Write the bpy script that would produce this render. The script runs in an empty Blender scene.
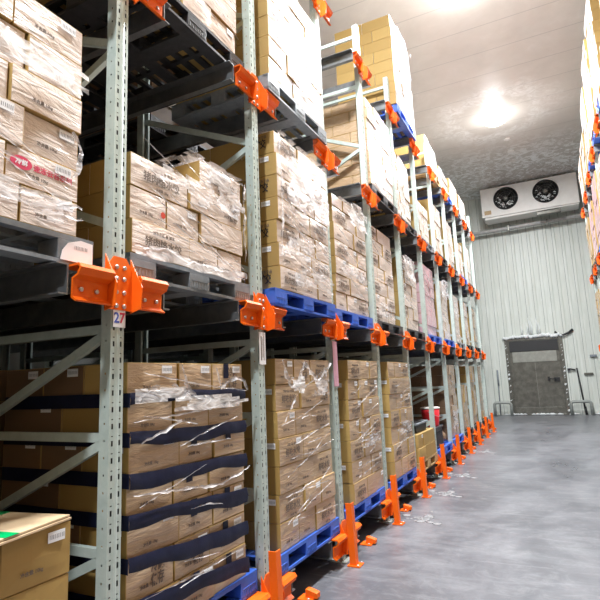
import bpy, bmesh, math, random
from mathutils import Vector, Matrix, noise
random.seed(27)
S = bpy.context.scene
C = S.collection

# ------------------------------------------------------------------ camera
CR = (0.89207, -0.10691, -0.43902); CD = (0.45006, 0.12338, 0.88447)
CAMZ = 1.67; F = 509.0
CR = Vector(CR).normalized(); CD = Vector(CD); CD = (CD - CR*CD.dot(CR)).normalized(); CU = CD.cross(CR).normalized()
if CU.y > 0: CU = -CU
cam = bpy.data.cameras.new('camera'); camo = bpy.data.objects.new('camera', cam); C.objects.link(camo)
cx = Vector((CR.x, CD.x, CU.x)); cy = -Vector((CR.y, CD.y, CU.y)); cz = -Vector((CR.z, CD.z, CU.z))
camo.matrix_world = Matrix(((cx.x, cy.x, cz.x, 0), (cx.y, cy.y, cz.y, 0), (cx.z, cy.z, cz.z, CAMZ), (0, 0, 0, 1)))
cam.sensor_width = 36; cam.lens = 36*F/600; cam.shift_y = -1/600; cam.clip_start = .02; cam.clip_end = 200
S.camera = camo
def proj(X, Y, Z):
    v = CR*X + CD*Y + CU*(Z - CAMZ)
    if v.z < .05: return (-9999, -9999)
    return (300 + F*v.x/v.z, 299 + F*v.y/v.z)

# ------------------------------------------------------------------ world, lamps, exposure
w = bpy.data.worlds.new('world'); S.world = w; w.use_nodes = True
w.node_tree.nodes['Background'].inputs[0].default_value = (.8, .85, .9, 1)
w.node_tree.nodes['Background'].inputs[1].default_value = .25
vs = S.view_settings; vs.view_transform = 'Standard'; vs.look = 'None'; vs.gamma = 1; vs.use_curve_mapping = False
vs.exposure = 0.42
LAMP_Y = (14.84, 9.2, 3.5, -2.2)
LAMP_W = 600
CEIL = 8.95

# ------------------------------------------------------------------ materials
def mat(name, col, rough=.5, metal=0., spec=.5, coat=0., emit=None, es=0.):
    m = bpy.data.materials.new(name); m.use_nodes = True
    b = m.node_tree.nodes['Principled BSDF']
    b.inputs['Base Color'].default_value = (*col, 1); b.inputs['Roughness'].default_value = rough
    b.inputs['Metallic'].default_value = metal; b.inputs['Specular IOR Level'].default_value = spec
    b.inputs['Coat Weight'].default_value = coat
    if emit: b.inputs['Emission Color'].default_value = (*emit, 1); b.inputs['Emission Strength'].default_value = es
    return m
class N:
    def __init__(s, m): s.t = m.node_tree; s.b = s.t.nodes['Principled BSDF']
    def n(s, k, **kw):
        x = s.t.nodes.new(k)
        for a, v in kw.items(): setattr(x, a, v)
        return x
    def l(s, a, b): s.t.links.new(a, b)
    def pos(s, scale=(1,1,1), rot=(0,0,0), obj=False):
        if obj: g = s.n('ShaderNodeTexCoord').outputs['Object']
        else: g = s.n('ShaderNodeNewGeometry').outputs['Position']
        mp = s.n('ShaderNodeMapping'); mp.inputs['Scale'].default_value = scale; mp.inputs['Rotation'].default_value = rot
        s.l(g, mp.inputs['Vector']); return mp.outputs[0]
    def noise(s, vec, scale, detail=4, rough=.55, dist=0.):
        x = s.n('ShaderNodeTexNoise'); x.inputs['Scale'].default_value = scale; x.inputs['Detail'].default_value = detail
        x.inputs['Roughness'].default_value = rough; x.inputs['Distortion'].default_value = dist
        s.l(vec, x.inputs['Vector']); return x.outputs['Fac']
    def ramp(s, fac, pts):
        x = s.n('ShaderNodeValToRGB'); e = x.color_ramp.elements
        while len(e) < len(pts): e.new(.5)
        for i, (p, c) in enumerate(pts):
            e[i].position = p; e[i].color = (*c, 1) if isinstance(c, tuple) else (c, c, c, 1)
        s.l(fac, x.inputs[0]); return x.outputs[0]
    def mix(s, fac, a, b, mode='MIX'):
        x = s.n('ShaderNodeMix', data_type='RGBA', blend_type=mode)
        for i, v in ((0, fac), (6, a), (7, b)):
            if hasattr(v, 'is_linked') or isinstance(v, bpy.types.NodeSocket): s.l(v, x.inputs[i])
            elif i == 0: x.inputs[0].default_value = v
            else: x.inputs[i].default_value = (*v, 1)
        return x.outputs[2]
    def bump(s, h, strength=.3, dist=.01, coat=False):
        x = s.n('ShaderNodeBump'); x.inputs['Strength'].default_value = strength; x.inputs['Distance'].default_value = dist
        s.l(h, x.inputs['Height']); s.l(x.outputs[0], s.b.inputs['Normal'])
        if coat: s.l(x.outputs[0], s.b.inputs['Coat Normal'])

def carton_mat(name, kraft, dark, film, white=(.82, .78, .76), rotx=-.45):
    m = mat(name, kraft, .62); q = N(m)
    isl = q.n('ShaderNodeNewGeometry').outputs['Random Per Island']
    oi = q.n('ShaderNodeObjectInfo').outputs['Random']
    ad = q.n('ShaderNodeMath', operation='ADD'); q.l(isl, ad.inputs[0]); q.l(oi, ad.inputs[1])
    fr = q.n('ShaderNodeMath', operation='FRACT'); q.l(ad.outputs[0], fr.inputs[0])
    base = q.mix(fr.outputs[0], kraft, dark)
    n1 = q.noise(q.pos((3, 9, 9)), 3, 5); base = q.mix(q.ramp(n1, [(.3, 0.), (.75, .25)]), base, dark)
    if film > 0:
        st = q.noise(q.pos((3, 1.6, 9), (rotx, 0, 0)), 2.0, 5, .6, 1.4)
        n2 = q.noise(q.pos((2, 2, 2)), 1.7, 2)
        f = q.ramp(st, [(.36, film*.6), (.54, film*.85), (.70, min(1, film*1.7))])
        f2 = q.n('ShaderNodeMath', operation='MULTIPLY'); q.l(f, f2.inputs[0]); q.l(q.ramp(n2, [(.3, .6), (.7, 1.)]), f2.inputs[1])
        base = q.mix(f2.outputs[0], base, white)
        q.b.inputs['Coat Weight'].default_value = .9; q.b.inputs['Coat Roughness'].default_value = .16
        q.bump(st, .32, .05, True)
        q.b.inputs['Roughness'].default_value = .45
    else:
        q.bump(q.noise(q.pos((40, 40, 4)), 8, 2), .1, .002)
    q.l(base, q.b.inputs['Base Color'])
    return m
M = {}
M['bare'] = carton_mat('kraft_board', (.47, .315, .105), (.38, .245, .075), 0)
M['brown'] = carton_mat('shaded_board', (.24, .145, .08), (.17, .10, .055), 0)  # carton board darkened, the shade inside the rack put into its colour
M['film_lo'] = carton_mat('kraft_board_film_light', (.50, .335, .18), (.41, .265, .135), .17, (.76, .68, .64))
M['film_hi'] = carton_mat('kraft_board_film_heavy', (.66, .50, .38), (.58, .43, .32), .66, (.88, .83, .82))
M['film_max'] = carton_mat('kraft_board_film_double', (.70, .57, .46), (.62, .50, .39), .75, (.90, .88, .88))
M['pink'] = carton_mat('carton_pink_film', (.66, .36, .40), (.62, .33, .37), .45, (.88, .72, .78))
def film_material(name, col, alpha, bump=.6):
    m = mat(name, col, .22, spec=.6); q = N(m)
    n_ = q.noise(q.pos((8, 5, 12), (-.5, 0, 0)), 1.5, 3, .5, 1.)
    q.bump(n_, bump, .04)
    q.l(q.ramp(n_, [(.36, alpha*.35), (.64, min(1, alpha*1.45))]), q.b.inputs['Alpha'])
    q.b.inputs['Subsurface Weight'].default_value = 0
    return m
M['film'] = film_material('stretch_film', (.93, .92, .95), .5, .35)
M['film_white'] = film_material('bunched_film', (.95, .95, .97), .85, .3)
M['film_blue'] = film_material('bluish_film', (.80, .82, .95), .75)
def grained(name, col, col2, rough, metal=0., sc=20, bump=.15, spec=.5, coat=0.):
    m = mat(name, col, rough, metal, spec, coat); q = N(m)
    n_ = q.noise(q.pos((1, 1, 1)), sc, 6, .65)
    q.l(q.mix(q.ramp(n_, [(.35, 0.), (.7, 1.)]), col, col2), q.b.inputs['Base Color']); q.bump(n_, bump, .004)
    return m
M['galv'] = grained('galvanised_mint_steel', (.46, .555, .525), (.56, .65, .625), .42, .15, 14, .05)
M['rail'] = grained('galvanised_rail', (.20, .21, .225), (.28, .295, .31), .38, .7, 12, .05)
M['orange'] = grained('orange_powder_coat', (.88, .15, .007), (.82, .125, .006), .42, 0, 9, .04, spec=.3)
M['bolt'] = mat('zinc_bolt', (.62, .63, .65), .3, .9)
M['p_grey'] = grained('grey_pallet_plastic', (.19, .215, .24), (.26, .29, .32), .45, 0, 18, .1)
M['p_blue'] = grained('blue_pallet_plastic', (.035, .115, .55), (.055, .16, .64), .42, 0, 18, .1)
M['p_black'] = grained('black_pallet_plastic', (.028, .03, .034), (.05, .052, .058), .45, 0, 18, .1)
M['p_wood'] = grained('pallet_wood', (.42, .27, .12), (.52, .35, .17), .75, 0, 12, .3)
M['navy'] = grained('navy_film_sheet', (.006, .008, .026), (.010, .014, .042), .45, 0, 14, .5, spec=.3)
M['white'] = mat('white_label_paper', (.86, .87, .9), .6)
M['ink'] = mat('black_ink', (.035, .03, .03), .6)
M['ink2'] = mat('brown_black_ink', (.15, .11, .085), .6)
M['pinkink'] = mat('crimson_ink', (.62, .035, .10), .6)
M['redink'] = mat('red_ink', (.65, .06, .03), .6)
M['blueink'] = mat('blue_ink', (.06, .12, .5), .6)
M['tape'] = mat('clear_brown_tape', (.52, .38, .22), .2)
M['green'] = mat('green_tape', (.0, .42, .12), .3)
M['cream'] = grained('pale_board', (.66, .50, .32), (.60, .44, .27), .6, 0, 6, .1)
M['red'] = grained('red_plastic', (.62, .02, .035), (.70, .03, .04), .35, 0, 9, .05)
M['black'] = mat('black_rubber', (.018, .018, .02), .5)
M['steel'] = grained('brushed_steel', (.105, .10, .085), (.19, .185, .16), .30, .35, 5, .05)
M['casing'] = grained('white_painted_casing', (.86, .84, .81), (.80, .77, .73), .45, 0, 5, .05)
M['frost'] = grained('frost', (.86, .88, .88), (.66, .69, .69), .7, 0, 18, .8)
M['pipe2'] = grained('dull_steel_panel', (.26, .26, .23), (.34, .34, .30), .4, .2, 5, .05)
M['hoop'] = grained('dull_grey_tube', (.26, .28, .26), (.34, .36, .34), .45, .1, 8, .05)
M['dust'] = grained('concrete_dust', (.22, .22, .23), (.32, .32, .33), .9, 0, 40, .2)
M['pipe'] = grained('grey_insulated_pipe', (.40, .39, .38), (.56, .56, .55), .5, 0, 8, .2)
M['lamp'] = mat('lamp_diffuser', (1, 1, 1), .5, emit=(1, 1, .98), es=7)
M['lampbody'] = mat('lamp_housing', (.7, .7, .7), .4)

def structure_materials():
    m = mat('concrete_floor', (.3, .3, .32), .3); q = N(m)
    a = q.noise(q.pos((.5, .25, 1)), 2.2, 8, .62, .6); b = q.noise(q.pos((1, 1, 1)), 26, 5, .7)
    c = q.ramp(a, [(.34, (.085, .087, .103)), (.50, (.125, .127, .145)), (.66, (.19, .192, .212))])
    scr = q.noise(q.pos((.5, 2.6, 1), (0, 0, -.35)), 1.1, 6, .7, 1.2)
    c = q.mix(q.ramp(scr, [(.52, 0.), (.68, .6)]), c, (.24, .25, .27))
    c = q.mix(q.ramp(b, [(.4, 0.), (.75, .3)]), c, (.10, .10, .11))
    d = q.noise(q.pos((.8, 1, 1)), 5.5, 9, .78, 1.0)
    c = q.mix(q.ramp(d, [(.50, 0.), (.62, .30)]), c, (.29, .295, .31)); c = q.mix(q.ramp(d, [(.34, .35), (.46, 0.)]), c, (.07, .072, .08))
    sl = q.noise(q.pos((.35, 5., 1), (0, 0, -.9)), 2.2, 5, .7, .6); c = q.mix(q.ramp(sl, [(.62, 0.), (.70, .4)]), c, (.33, .335, .35))
    q.l(c, q.b.inputs['Base Color']); q.l(q.ramp(a, [(.3, .26), (.7, .42)]), q.b.inputs['Roughness']); q.bump(q.noise(q.pos(), 9, 3), .04, .003)
    M['floor'] = m
    m = mat('frosted_ceiling', (.58, .56, .52), .42); q = N(m)
    x = q.n('ShaderNodeSeparateXYZ'); q.l(q.pos(), x.inputs[0])
    def saw(sock, per, width, off=0.):
        o = q.n('ShaderNodeMath', operation='ADD'); q.l(sock, o.inputs[0]); o.inputs[1].default_value = 100*per+off
        d = q.n('ShaderNodeMath', operation='MODULO'); q.l(o.outputs[0], d.inputs[0]); d.inputs[1].default_value = per
        r_ = q.n('ShaderNodeMath', operation='LESS_THAN'); q.l(d.outputs[0], r_.inputs[0]); r_.inputs[1].default_value = width
        return r_.outputs[0]
    seam = saw(x.outputs[1], .96, .018)
    n_ = q.noise(q.pos((1, 1, 1)), 1.3, 7, .65, .4); n2 = q.noise(q.pos((1, 1, 1)), 3.2, 8, .75, 1.6)
    c = q.ramp(n_, [(.3, (.55, .52, .475)), (.6, (.61, .58, .535)), (.8, (.68, .655, .62))])
    # frost bloom on the panels nearest the cooler
    fr = q.n('ShaderNodeMapRange'); q.l(x.outputs[1], fr.inputs[0]); fr.inputs[1].default_value = 16.4; fr.inputs[2].default_value = 18.5
    mu = q.n('ShaderNodeMath', operation='MULTIPLY'); q.l(fr.outputs[0], mu.inputs[0]); q.l(q.ramp(n2, [(.47, 0.), (.56, 1.)]), mu.inputs[1])
    c = q.mix(mu.outputs[0], c, (.96, .97, .97)); c = q.mix(seam, c, (.42, .41, .39))
    # ring of frost round the lamp ahead
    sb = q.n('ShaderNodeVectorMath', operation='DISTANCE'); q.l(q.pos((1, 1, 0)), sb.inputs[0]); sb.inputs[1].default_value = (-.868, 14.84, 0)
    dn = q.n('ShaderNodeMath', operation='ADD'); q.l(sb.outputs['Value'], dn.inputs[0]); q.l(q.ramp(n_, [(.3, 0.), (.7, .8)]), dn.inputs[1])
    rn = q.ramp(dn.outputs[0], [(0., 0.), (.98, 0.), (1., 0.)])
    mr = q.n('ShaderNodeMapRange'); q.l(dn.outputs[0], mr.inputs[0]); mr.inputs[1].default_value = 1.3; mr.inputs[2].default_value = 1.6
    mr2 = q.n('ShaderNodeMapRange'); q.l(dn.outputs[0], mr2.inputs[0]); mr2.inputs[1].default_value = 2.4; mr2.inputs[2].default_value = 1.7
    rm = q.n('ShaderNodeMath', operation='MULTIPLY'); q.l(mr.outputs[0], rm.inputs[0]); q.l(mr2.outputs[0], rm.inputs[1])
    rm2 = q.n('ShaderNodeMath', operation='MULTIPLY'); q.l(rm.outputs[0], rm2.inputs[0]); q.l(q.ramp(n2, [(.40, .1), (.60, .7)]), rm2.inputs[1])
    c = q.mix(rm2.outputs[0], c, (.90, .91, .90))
    q.l(c, q.b.inputs['Base Color']); q.bump(n2, .12, .02)
    M['ceiling'] = m
    m = mat('ribbed_insulated_panel', (.6, .66, .62), .42); q = N(m)
    x = q.n('ShaderNodeSeparateXYZ'); q.l(q.pos(), x.inputs[0])
    seam = saw(x.outputs[0], .30, .014); 
    n_ = q.noise(q.pos((3, 3, .35)), 2.5, 7, .65, .6)
    c = q.ramp(n_, [(.32, (.58, .61, .555)), (.55, (.66, .69, .64)), (.78, (.76, .79, .76))])
    c = q.mix(seam, c, (.24, .27, .25)); q.l(c, q.b.inputs['Base Color']); q.bump(n_, .1, .02)
    M['wall'] = m
    M['plain'] = grained('plain_insulated_panel', (.30, .31, .30), (.36, .37, .36), .5, 0, 1.5, .05)
structure_materials()

# ------------------------------------------------------------------ mesh helpers
class MB:
    def __init__(s): s.v = []; s.f = []; s.m = []; s.sm = []
    def add(s, vs, fs, mi=0, smooth=False):
        o = len(s.v); s.v += [tuple(v) for v in vs]
        for f in fs: s.f.append(tuple(i+o for i in f)); s.m.append(mi); s.sm.append(smooth)
        return s
    def box(s, x0, x1, y0, y1, z0, z1, mi=0, side=None):
        vs = [(x, y, z) for x in (x0, x1) for y in (y0, y1) for z in (z0, z1)]
        fs = [(0, 1, 3, 2), (4, 6, 7, 5), (0, 4, 5, 1), (2, 3, 7, 6), (0, 2, 6, 4), (1, 5, 7, 3)]   # -x +x -y +y -z +z
        o = len(s.v); s.v += vs
        for k, f in enumerate(fs):
            s.f.append(tuple(i+o for i in f)); s.m.append(mi if side is None else side[k]); s.sm.append(False)
        return s
    def bar(s, a, b, wd, ht, mi=0, up=(0, 0, 1)):
        a = Vector(a); b = Vector(b); d = (b-a).normalized(); u = Vector(up)
        n = d.cross(u); n = n.normalized() if n.length > 1e-4 else Vector((1, 0, 0)); u = n.cross(d).normalized()
        vs = [p + n*(sx*wd/2) + u*(sz*ht/2) for p in (a, b) for sx in (-1, 1) for sz in (-1, 1)]
        return s.add(vs, [(0, 1, 3, 2), (4, 6, 7, 5), (0, 4, 5, 1), (2, 3, 7, 6), (0, 2, 6, 4), (1, 5, 7, 3)], mi)
    def tube(s, pts, r, seg=10, mi=0, cap=True):
        pts = [Vector(p) for p in pts]; rs = r if isinstance(r, (list, tuple)) else [r]*len(pts)
        vs = []; pn = None
        for i, p in enumerate(pts):
            d = (pts[min(i+1, len(pts)-1)] - pts[max(i-1, 0)]).normalized()
            n = Vector((0, 0, 1)) if abs(d.z) < .9 else Vector((1, 0, 0))
            if pn is not None: n = pn
            n = (n - d*n.dot(d)).normalized(); pn = n; b = d.cross(n)
            vs += [p + (n*math.cos(t)+b*math.sin(t))*rs[i] for t in [2*math.pi*k/seg for k in range(seg)]]
        fs = [(i*seg+k, i*seg+(k+1) % seg, (i+1)*seg+(k+1) % seg, (i+1)*seg+k) for i in range(len(pts)-1) for k in range(seg)]
        s.add(vs, fs, mi, True)
        if cap:
            o = len(s.v) - len(vs)
            s.f += [tuple(o+k for k in reversed(range(seg))), tuple(o+(len(pts)-1)*seg+k for k in range(seg))]
            s.m += [mi, mi]; s.sm += [False, False]
        return s
    def grid(s, xs, ys, fn, mi=0, skip=None, smooth=False):
        nx, ny = len(xs), len(ys)
        vs = [fn(x, y) for y in ys for x in xs]
        fs = [(j*nx+i, j*nx+i+1, (j+1)*nx+i+1, (j+1)*nx+i) for j in range(ny-1) for i in range(nx-1) if not (skip and skip(i, j))]
        return s.add(vs, fs, mi, smooth)
    def prism(s, prof, axis, a, b, mi=0, closed=True):
        """profile of (p, q) extruded along axis ('x','y','z')"""
        def P(p, q, t): return {'x': (t, p, q), 'y': (p, t, q), 'z': (p, q, t)}[axis]
        n = len(prof); vs = [P(p, q, a) for p, q in prof] + [P(p, q, b) for p, q in prof]
        fs = [(i, (i+1) % n, n+(i+1) % n, n+i) for i in range(n if closed else n-1)]
        s.add(vs, fs, mi)
        if closed: 
            o = len(s.v)-2*n; s.f += [tuple(o+i for i in reversed(range(n))), tuple(o+n+i for i in range(n))]; s.m += [mi, mi]; s.sm += [False, False]
        return s
    def mesh(s, name, mats, bevel=0):
        me = bpy.data.meshes.new(name); me.from_pydata(s.v, [], s.f)
        for m_ in mats: me.materials.append(m_)
        me.polygons.foreach_set('material_index', s.m); me.polygons.foreach_set('use_smooth', s.sm)
        bm = bmesh.new(); bm.from_mesh(me)
        if bevel:
            bmesh.ops.remove_doubles(bm, verts=bm.verts, dist=1e-5); bmesh.ops.recalc_face_normals(bm, faces=bm.faces)
            bmesh.ops.bevel(bm, geom=[e for e in bm.edges if len(e.link_faces) == 2 and e.calc_face_angle(0) > .5], offset=bevel, segments=2, affect='EDGES', profile=.6)
        bmesh.ops.recalc_face_normals(bm, faces=bm.faces); bm.to_mesh(me); bm.free()
        return me
def put(name, me, parent=None, loc=(0, 0, 0), rot=(0, 0, 0)):
    o = bpy.data.objects.new(name, me); C.objects.link(o)
    if parent is not None: o.parent = parent
    o.location = loc; o.rotation_euler = rot
    return o
def tag(o, label=None, cat=None, group=None, kind=None):
    for k, v in (('label', label), ('category', cat), ('group', group), ('kind', kind)):
        if v: o[k] = v
    return o
def empty(name, loc=(0, 0, 0), rot=(0, 0, 0)):
    o = put(name, None, None, loc, rot); o.empty_display_size = .1; return o
def copy_tree(o, parent=None):
    c = o.copy(); C.objects.link(c)
    if parent is not None: c.parent = parent
    for ch in list(o.children): copy_tree(ch, c)
    return c
def text_mesh(body, size, m, name='print', squash=1.):
    c = bpy.data.curves.new(name, 'FONT'); c.body = body; c.size = size; c.align_x = 'CENTER'; c.align_y = 'CENTER'
    c.resolution_u = 2; c.offset = size*.018; c.extrude = .0005
    o = bpy.data.objects.new(name, c); C.objects.link(o); bpy.context.view_layer.update()
    me = bpy.data.meshes.new_from_object(o.evaluated_get(bpy.context.evaluated_depsgraph_get()))
    me.materials.clear(); me.materials.append(m); me.name = name
    bpy.data.objects.remove(o); bpy.data.curves.remove(c)
    for v in me.vertices: v.co.y *= squash
    return me
FACE = {'front': (math.pi/2, 0, math.pi/2), 'side': (math.pi/2, 0, 0), 'left': (math.pi/2, 0, -math.pi/2)}
ORD = ['first', 'second', 'third', 'fourth', 'fifth', 'sixth', 'seventh', 'eighth', 'ninth', 'tenth', 'eleventh', 'twelfth']

# ------------------------------------------------------------------ setting
XF = -1.97; L = 1.4; Y0 = .48
def uy(k): return Y0 + L*k
LEV = [.2, 2.18, 3.99, 5.81]      # bracket centre heights
PZ = [.27, 2.25, 4.06, 5.88]      # pallet underside heights
def struct(name, mb, m): return tag(put(name, mb.mesh(name, [m])), kind='structure')
struct('floor', MB().box(-7.6, 7, -8, 22.3, -.2, 0), M['floor'])
struct('ceiling', MB().box(-7.6, 7, -8, 22.3, CEIL, CEIL+.2), M['ceiling'])
wf = MB()
nx = 140; xs = []
x = -7.4
while x < 7: xs += [x, x+.014, x+.028, x+.15]; x += .30
wf.grid(xs, [0, CEIL], lambda x_, z_: (x_, 21.9 + (.012 if (abs((x_+7.4) % .30-.014) < .004) else 0), z_))
wf.box(-7.4, 7, 21.93, 22.1, 0, CEIL)
struct('wall_far', wf, M['wall'])
struct('wall_left', MB().box(-7.6, -7.4, -8, 22.1, 0, CEIL), M['plain'])
struct('wall_right', MB().box(7, 7.2, -8, 22.1, 0, CEIL), M['plain'])
struct('wall_back', MB().box(-7.4, 7, -8.2, -8, 0, CEIL), M['plain'])

# door in the far wall
dx0, dx1, dz = -1.70, .10, 2.86
dr = tag(put('door_1', MB().box(dx0, dx1, 21.84, 21.9, .06, dz).mesh('door_1', [M['steel']], .01)), kind='structure')
fm = MB().box(dx0-.13, dx0, 21.80, 21.9, 0, dz+.12).box(dx1, dx1+.13, 21.80, 21.9, 0, dz+.12).box(dx0, dx1, 21.80, 21.9, dz, dz+.12).box(dx0, dx1, 21.81, 21.9, 0, .06)
put('door_frame', fm.mesh('door_frame', [M['steel']], .008), dr)
put('door_seam', MB().box(-.805, -.795, 21.832, 21.842, .08, 2.0).mesh('door_seam', [M['pipe2']]), dr)
put('door_top_panel', MB().box(dx0+.12, dx1-.12, 21.82, 21.842, 2.02, 2.42).mesh('door_top_panel', [M['pipe2']], .006), dr)['label'] = 'paler panel across the door top'
put('door_header', MB().box(dx0+.04, dx1-.03, 21.80, 21.842, 2.44, dz-.02).mesh('door_header', [M['black']], .006), dr)['label'] = 'dark strip along the door head'
h = MB().box(-.42, -.34, 21.78, 21.84, 1.28, 1.44).tube([(-.36, 21.76, 1.36), (-.36, 21.70, 1.36), (-.12, 21.70, 1.34)], .018).box(-.20, .0, 21.78, 21.84, 1.26, 1.40)
put('door_handle', h.mesh('door_handle', [M['black']]), dr)
put('kick_plate', MB().box(dx0+.05, dx1-.05, 21.82, 21.842, .08, .30).mesh('kick_plate', [M['steel']], .004), dr)
random.seed(3)
fb = MB()
for i in range(26):
    t = i/25; x_ = dx0-.12+t*(dx1-dx0+.22)
    rr = .05+.045*random.random(); fb.tube([(x_-.07, 21.79, dz+.13+random.uniform(-.02, .03)), (x_, 21.78, dz+.14+random.uniform(-.03, .05)), (x_+.07, 21.79, dz+.12)], [rr*.4, rr, rr*.5], 8)
for s_ in (dx0-.08, dx1+.08):
    for i in range(16):
        z_ = .1+i*.17+random.uniform(-.08, .08); rr = random.choice((.008, .012, .02, .045))
        fb.tube([(s_-.03, 21.82, z_), (s_+random.uniform(-.03, .03), 21.79, z_+.04), (s_+.03, 21.82, z_+.09)], [rr*.4, rr, rr*.4], 7)
for i in range(60):
    x_ = random.uniform(-2.5, 1.3); rr = random.uniform(.02, .05)
    if abs(x_+2.21) < .18 or abs(x_-.72) < .2: continue
    fb.tube([(x_-.08, 21.82, .03), (x_, 21.80, .045), (x_+.08, 21.82, .03)], [rr*.4, rr, rr*.4], 6)
for x_, l_ in ((-.95, .42), (-.87, .6), (-.8, .5), (-.6, .62), (-1.15, .3), (-.52, .4)):
    fb.tube([(x_, 21.86, 3.12), (x_+.02, 21.865, 3.15+l_*.5), (x_-.02, 21.87, 3.15+l_)], [.03, .022, .008], 6)
tag(put('frost_crust', fb.mesh('frost_crust', [M['frost']])), 'white frost crusted round the steel door and along wall foot', 'frost', kind='stuff')

# hoop guards
def hoop(xa, xb, label):
    z = .50; r = .10
    pts = [(xa, 21.55, 0), (xa, 21.55, z-r)] + [(xa+r*(1-math.cos(t)), 21.55, z-r+r*math.sin(t)) for t in (.4, .8, 1.2, 1.57)]
    pts += [(xb-r*(1-math.cos(t)), 21.55, z-r+r*math.sin(t)) for t in (1.57, 1.2, .8, .4)] + [(xb, 21.55, z-r), (xb, 21.55, 0)]
    g = empty('hoop_guard', ((xa+xb)/2, 21.55, 0)); tag(g, label, 'guard rail', 'steel hoop guards by the door')
    pts = [(p[0]-(xa+xb)/2, 0, p[2]) for p in pts]
    put('hoop_tube', MB().tube(pts, .055, 12).mesh('hoop_tube', [M['hoop']]), g)
    for x_ in (xa, xb): put('base_plate', MB().box(x_-(xa+xb)/2-.07, x_-(xa+xb)/2+.07, -.07, .07, 0, .012).mesh('base_plate', [M['rail']]), g)
hoop(-2.40, -1.79, 'grey steel hoop guard on the floor left of the door')
hoop(.26, .92, 'grey steel hoop guard on the floor right of the door')
tag(put('leaning_rod', MB().tube([(-2.22, 21.78, .02), (-2.20, 21.84, 1.75)], .022, 8).tube([(-2.20, 21.82, 1.15), (-2.20, 21.84, 1.76)], .034, 8).mesh('leaning_rod', [M['p_grey']])), 'thin blue-grey rod leaning on far wall left of the door', 'rod')
tag(put('leaning_bar', MB().tube([(.72, 21.72, .02), (.60, 21.86, 1.72)], .028, 8).tube([(.74, 21.72, .02), (.71, 21.74, .30)], .045, 8).mesh('leaning_bar', [M['black']])), 'black bar leaning on far wall right of the door', 'bar')
tag(put('hook_arm', MB().tube([(.02, 21.86, 3.13), (.10, 21.80, 3.02), (.28, 21.78, 2.98), (.48, 21.80, 3.06), (.62, 21.86, 3.16)], [.04, .034, .034, .04, .055], 10).mesh('hook_arm', [M['black']])), 'dark curved hook arm above the right door corner', 'hook')
hl = empty('latch_bracket', (.33, 21.86, 1.66)); tag(hl, 'steel latch bracket on the wall right of the door', 'latch')
put('latch_plate', MB().box(-.05, .05, -.02, .03, -.07, .07).mesh('latch_plate', [M['rail']], .005), hl)
put('latch_arm', MB().tube([(-.03, -.04, .0), (.06, -.05, .03), (.22, -.03, -.01)], .028, 8).mesh('latch_arm', [M['black']]), hl)
tag(put('wall_bumper', MB().box(.82, 1.12, 21.82, 21.89, 1.45, 1.53).mesh('wall_bumper', [M['steel']], .01)), 'small flat bracket on far wall beside the latch', 'bracket')
tag(put('switch_box', MB().box(1.08, 1.30, 21.80, 21.89, 2.10, 2.19).mesh('switch_box', [M['p_grey']], .01)), 'small grey box high on far wall right of door', 'box')

# pipes and cooler
pp = empty('drain_pipe', (0, 0, 0)); tag(pp, 'long grey insulated pipe running along far wall below the cooler', 'pipe')
put('pipe_run', MB().tube([(-4.2, 21.45, 7.30), (-1, 21.45, 7.36), (2.4, 21.45, 7.44)], .075, 14).mesh('pipe_run', [M['pipe']]), pp)
for x_ in (-2.6, -1.2, .2, 1.5):
    put('pipe_clip', MB().box(x_-.02, x_+.02, 21.40, 21.893, 7.42, 7.46).box(x_-.02, x_+.02, 21.36, 21.40, 7.24, 7.46).mesh('pipe_clip', [M['steel']]), pp)
cl = empty('unit_cooler', (-.36, 20.6, 7.69)); tag(cl, 'white twin-fan cooler hung below the ceiling at far wall', 'cooler')
W2 = 1.70
cs = MB()
fz = .64; fxs = (-.78, .62)
# front face with two round openings
n = 32
def face_with_hole(cx_, x0, x1, z0, z1, r):
    ring = []; outer = []
    for k in range(n):
        t = 2*math.pi*k/n; c_, s_ = math.cos(t), math.sin(t)
        ring.append((cx_+r*c_, 0, fz+r*s_))
        m_ = min(((x1-cx_)/c_ if c_ > 0 else (x0-cx_)/c_) if abs(c_) > 1e-6 else 1e9, ((z1-fz)/s_ if s_ > 0 else (z0-fz)/s_) if abs(s_) > 1e-6 else 1e9)
        outer.append((cx_+m_*c_, 0, fz+m_*s_))
    for cx2 in (x0, x1):
        for cz2 in (z0, z1):
            t = math.atan2(cz2-fz, cx2-cx_) % (2*math.pi); k = round(t/(2*math.pi)*n) % n; outer[k] = (cx2, 0, cz2)
    cs.add(ring+outer, [(k, (k+1) % n, n+(k+1) % n, n+k) for k in range(n)])
face_with_hole(fxs[0], -W2, -.08, .04, 1.16, .42); face_with_hole(fxs[1], -.08, W2, .04, 1.16, .42)
cs.box(-W2, W2, .02, .85, 1.155, 1.16).box(-W2, -W2+.01, .0, .85, .0, 1.16).box(W2-.01, W2, 0, .85, 0, 1.16).box(-W2, W2, -.02, .85, .0, .045).box(-W2, W2, .84, .85, .04, 1.16)
put('casing', cs.mesh('casing', [M['casing']]), cl)
put('inner_coil', MB().box(-W2+.05, W2-.05, .42, .46, .08, 1.12).mesh('inner_coil', [M['black']]), cl)
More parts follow.
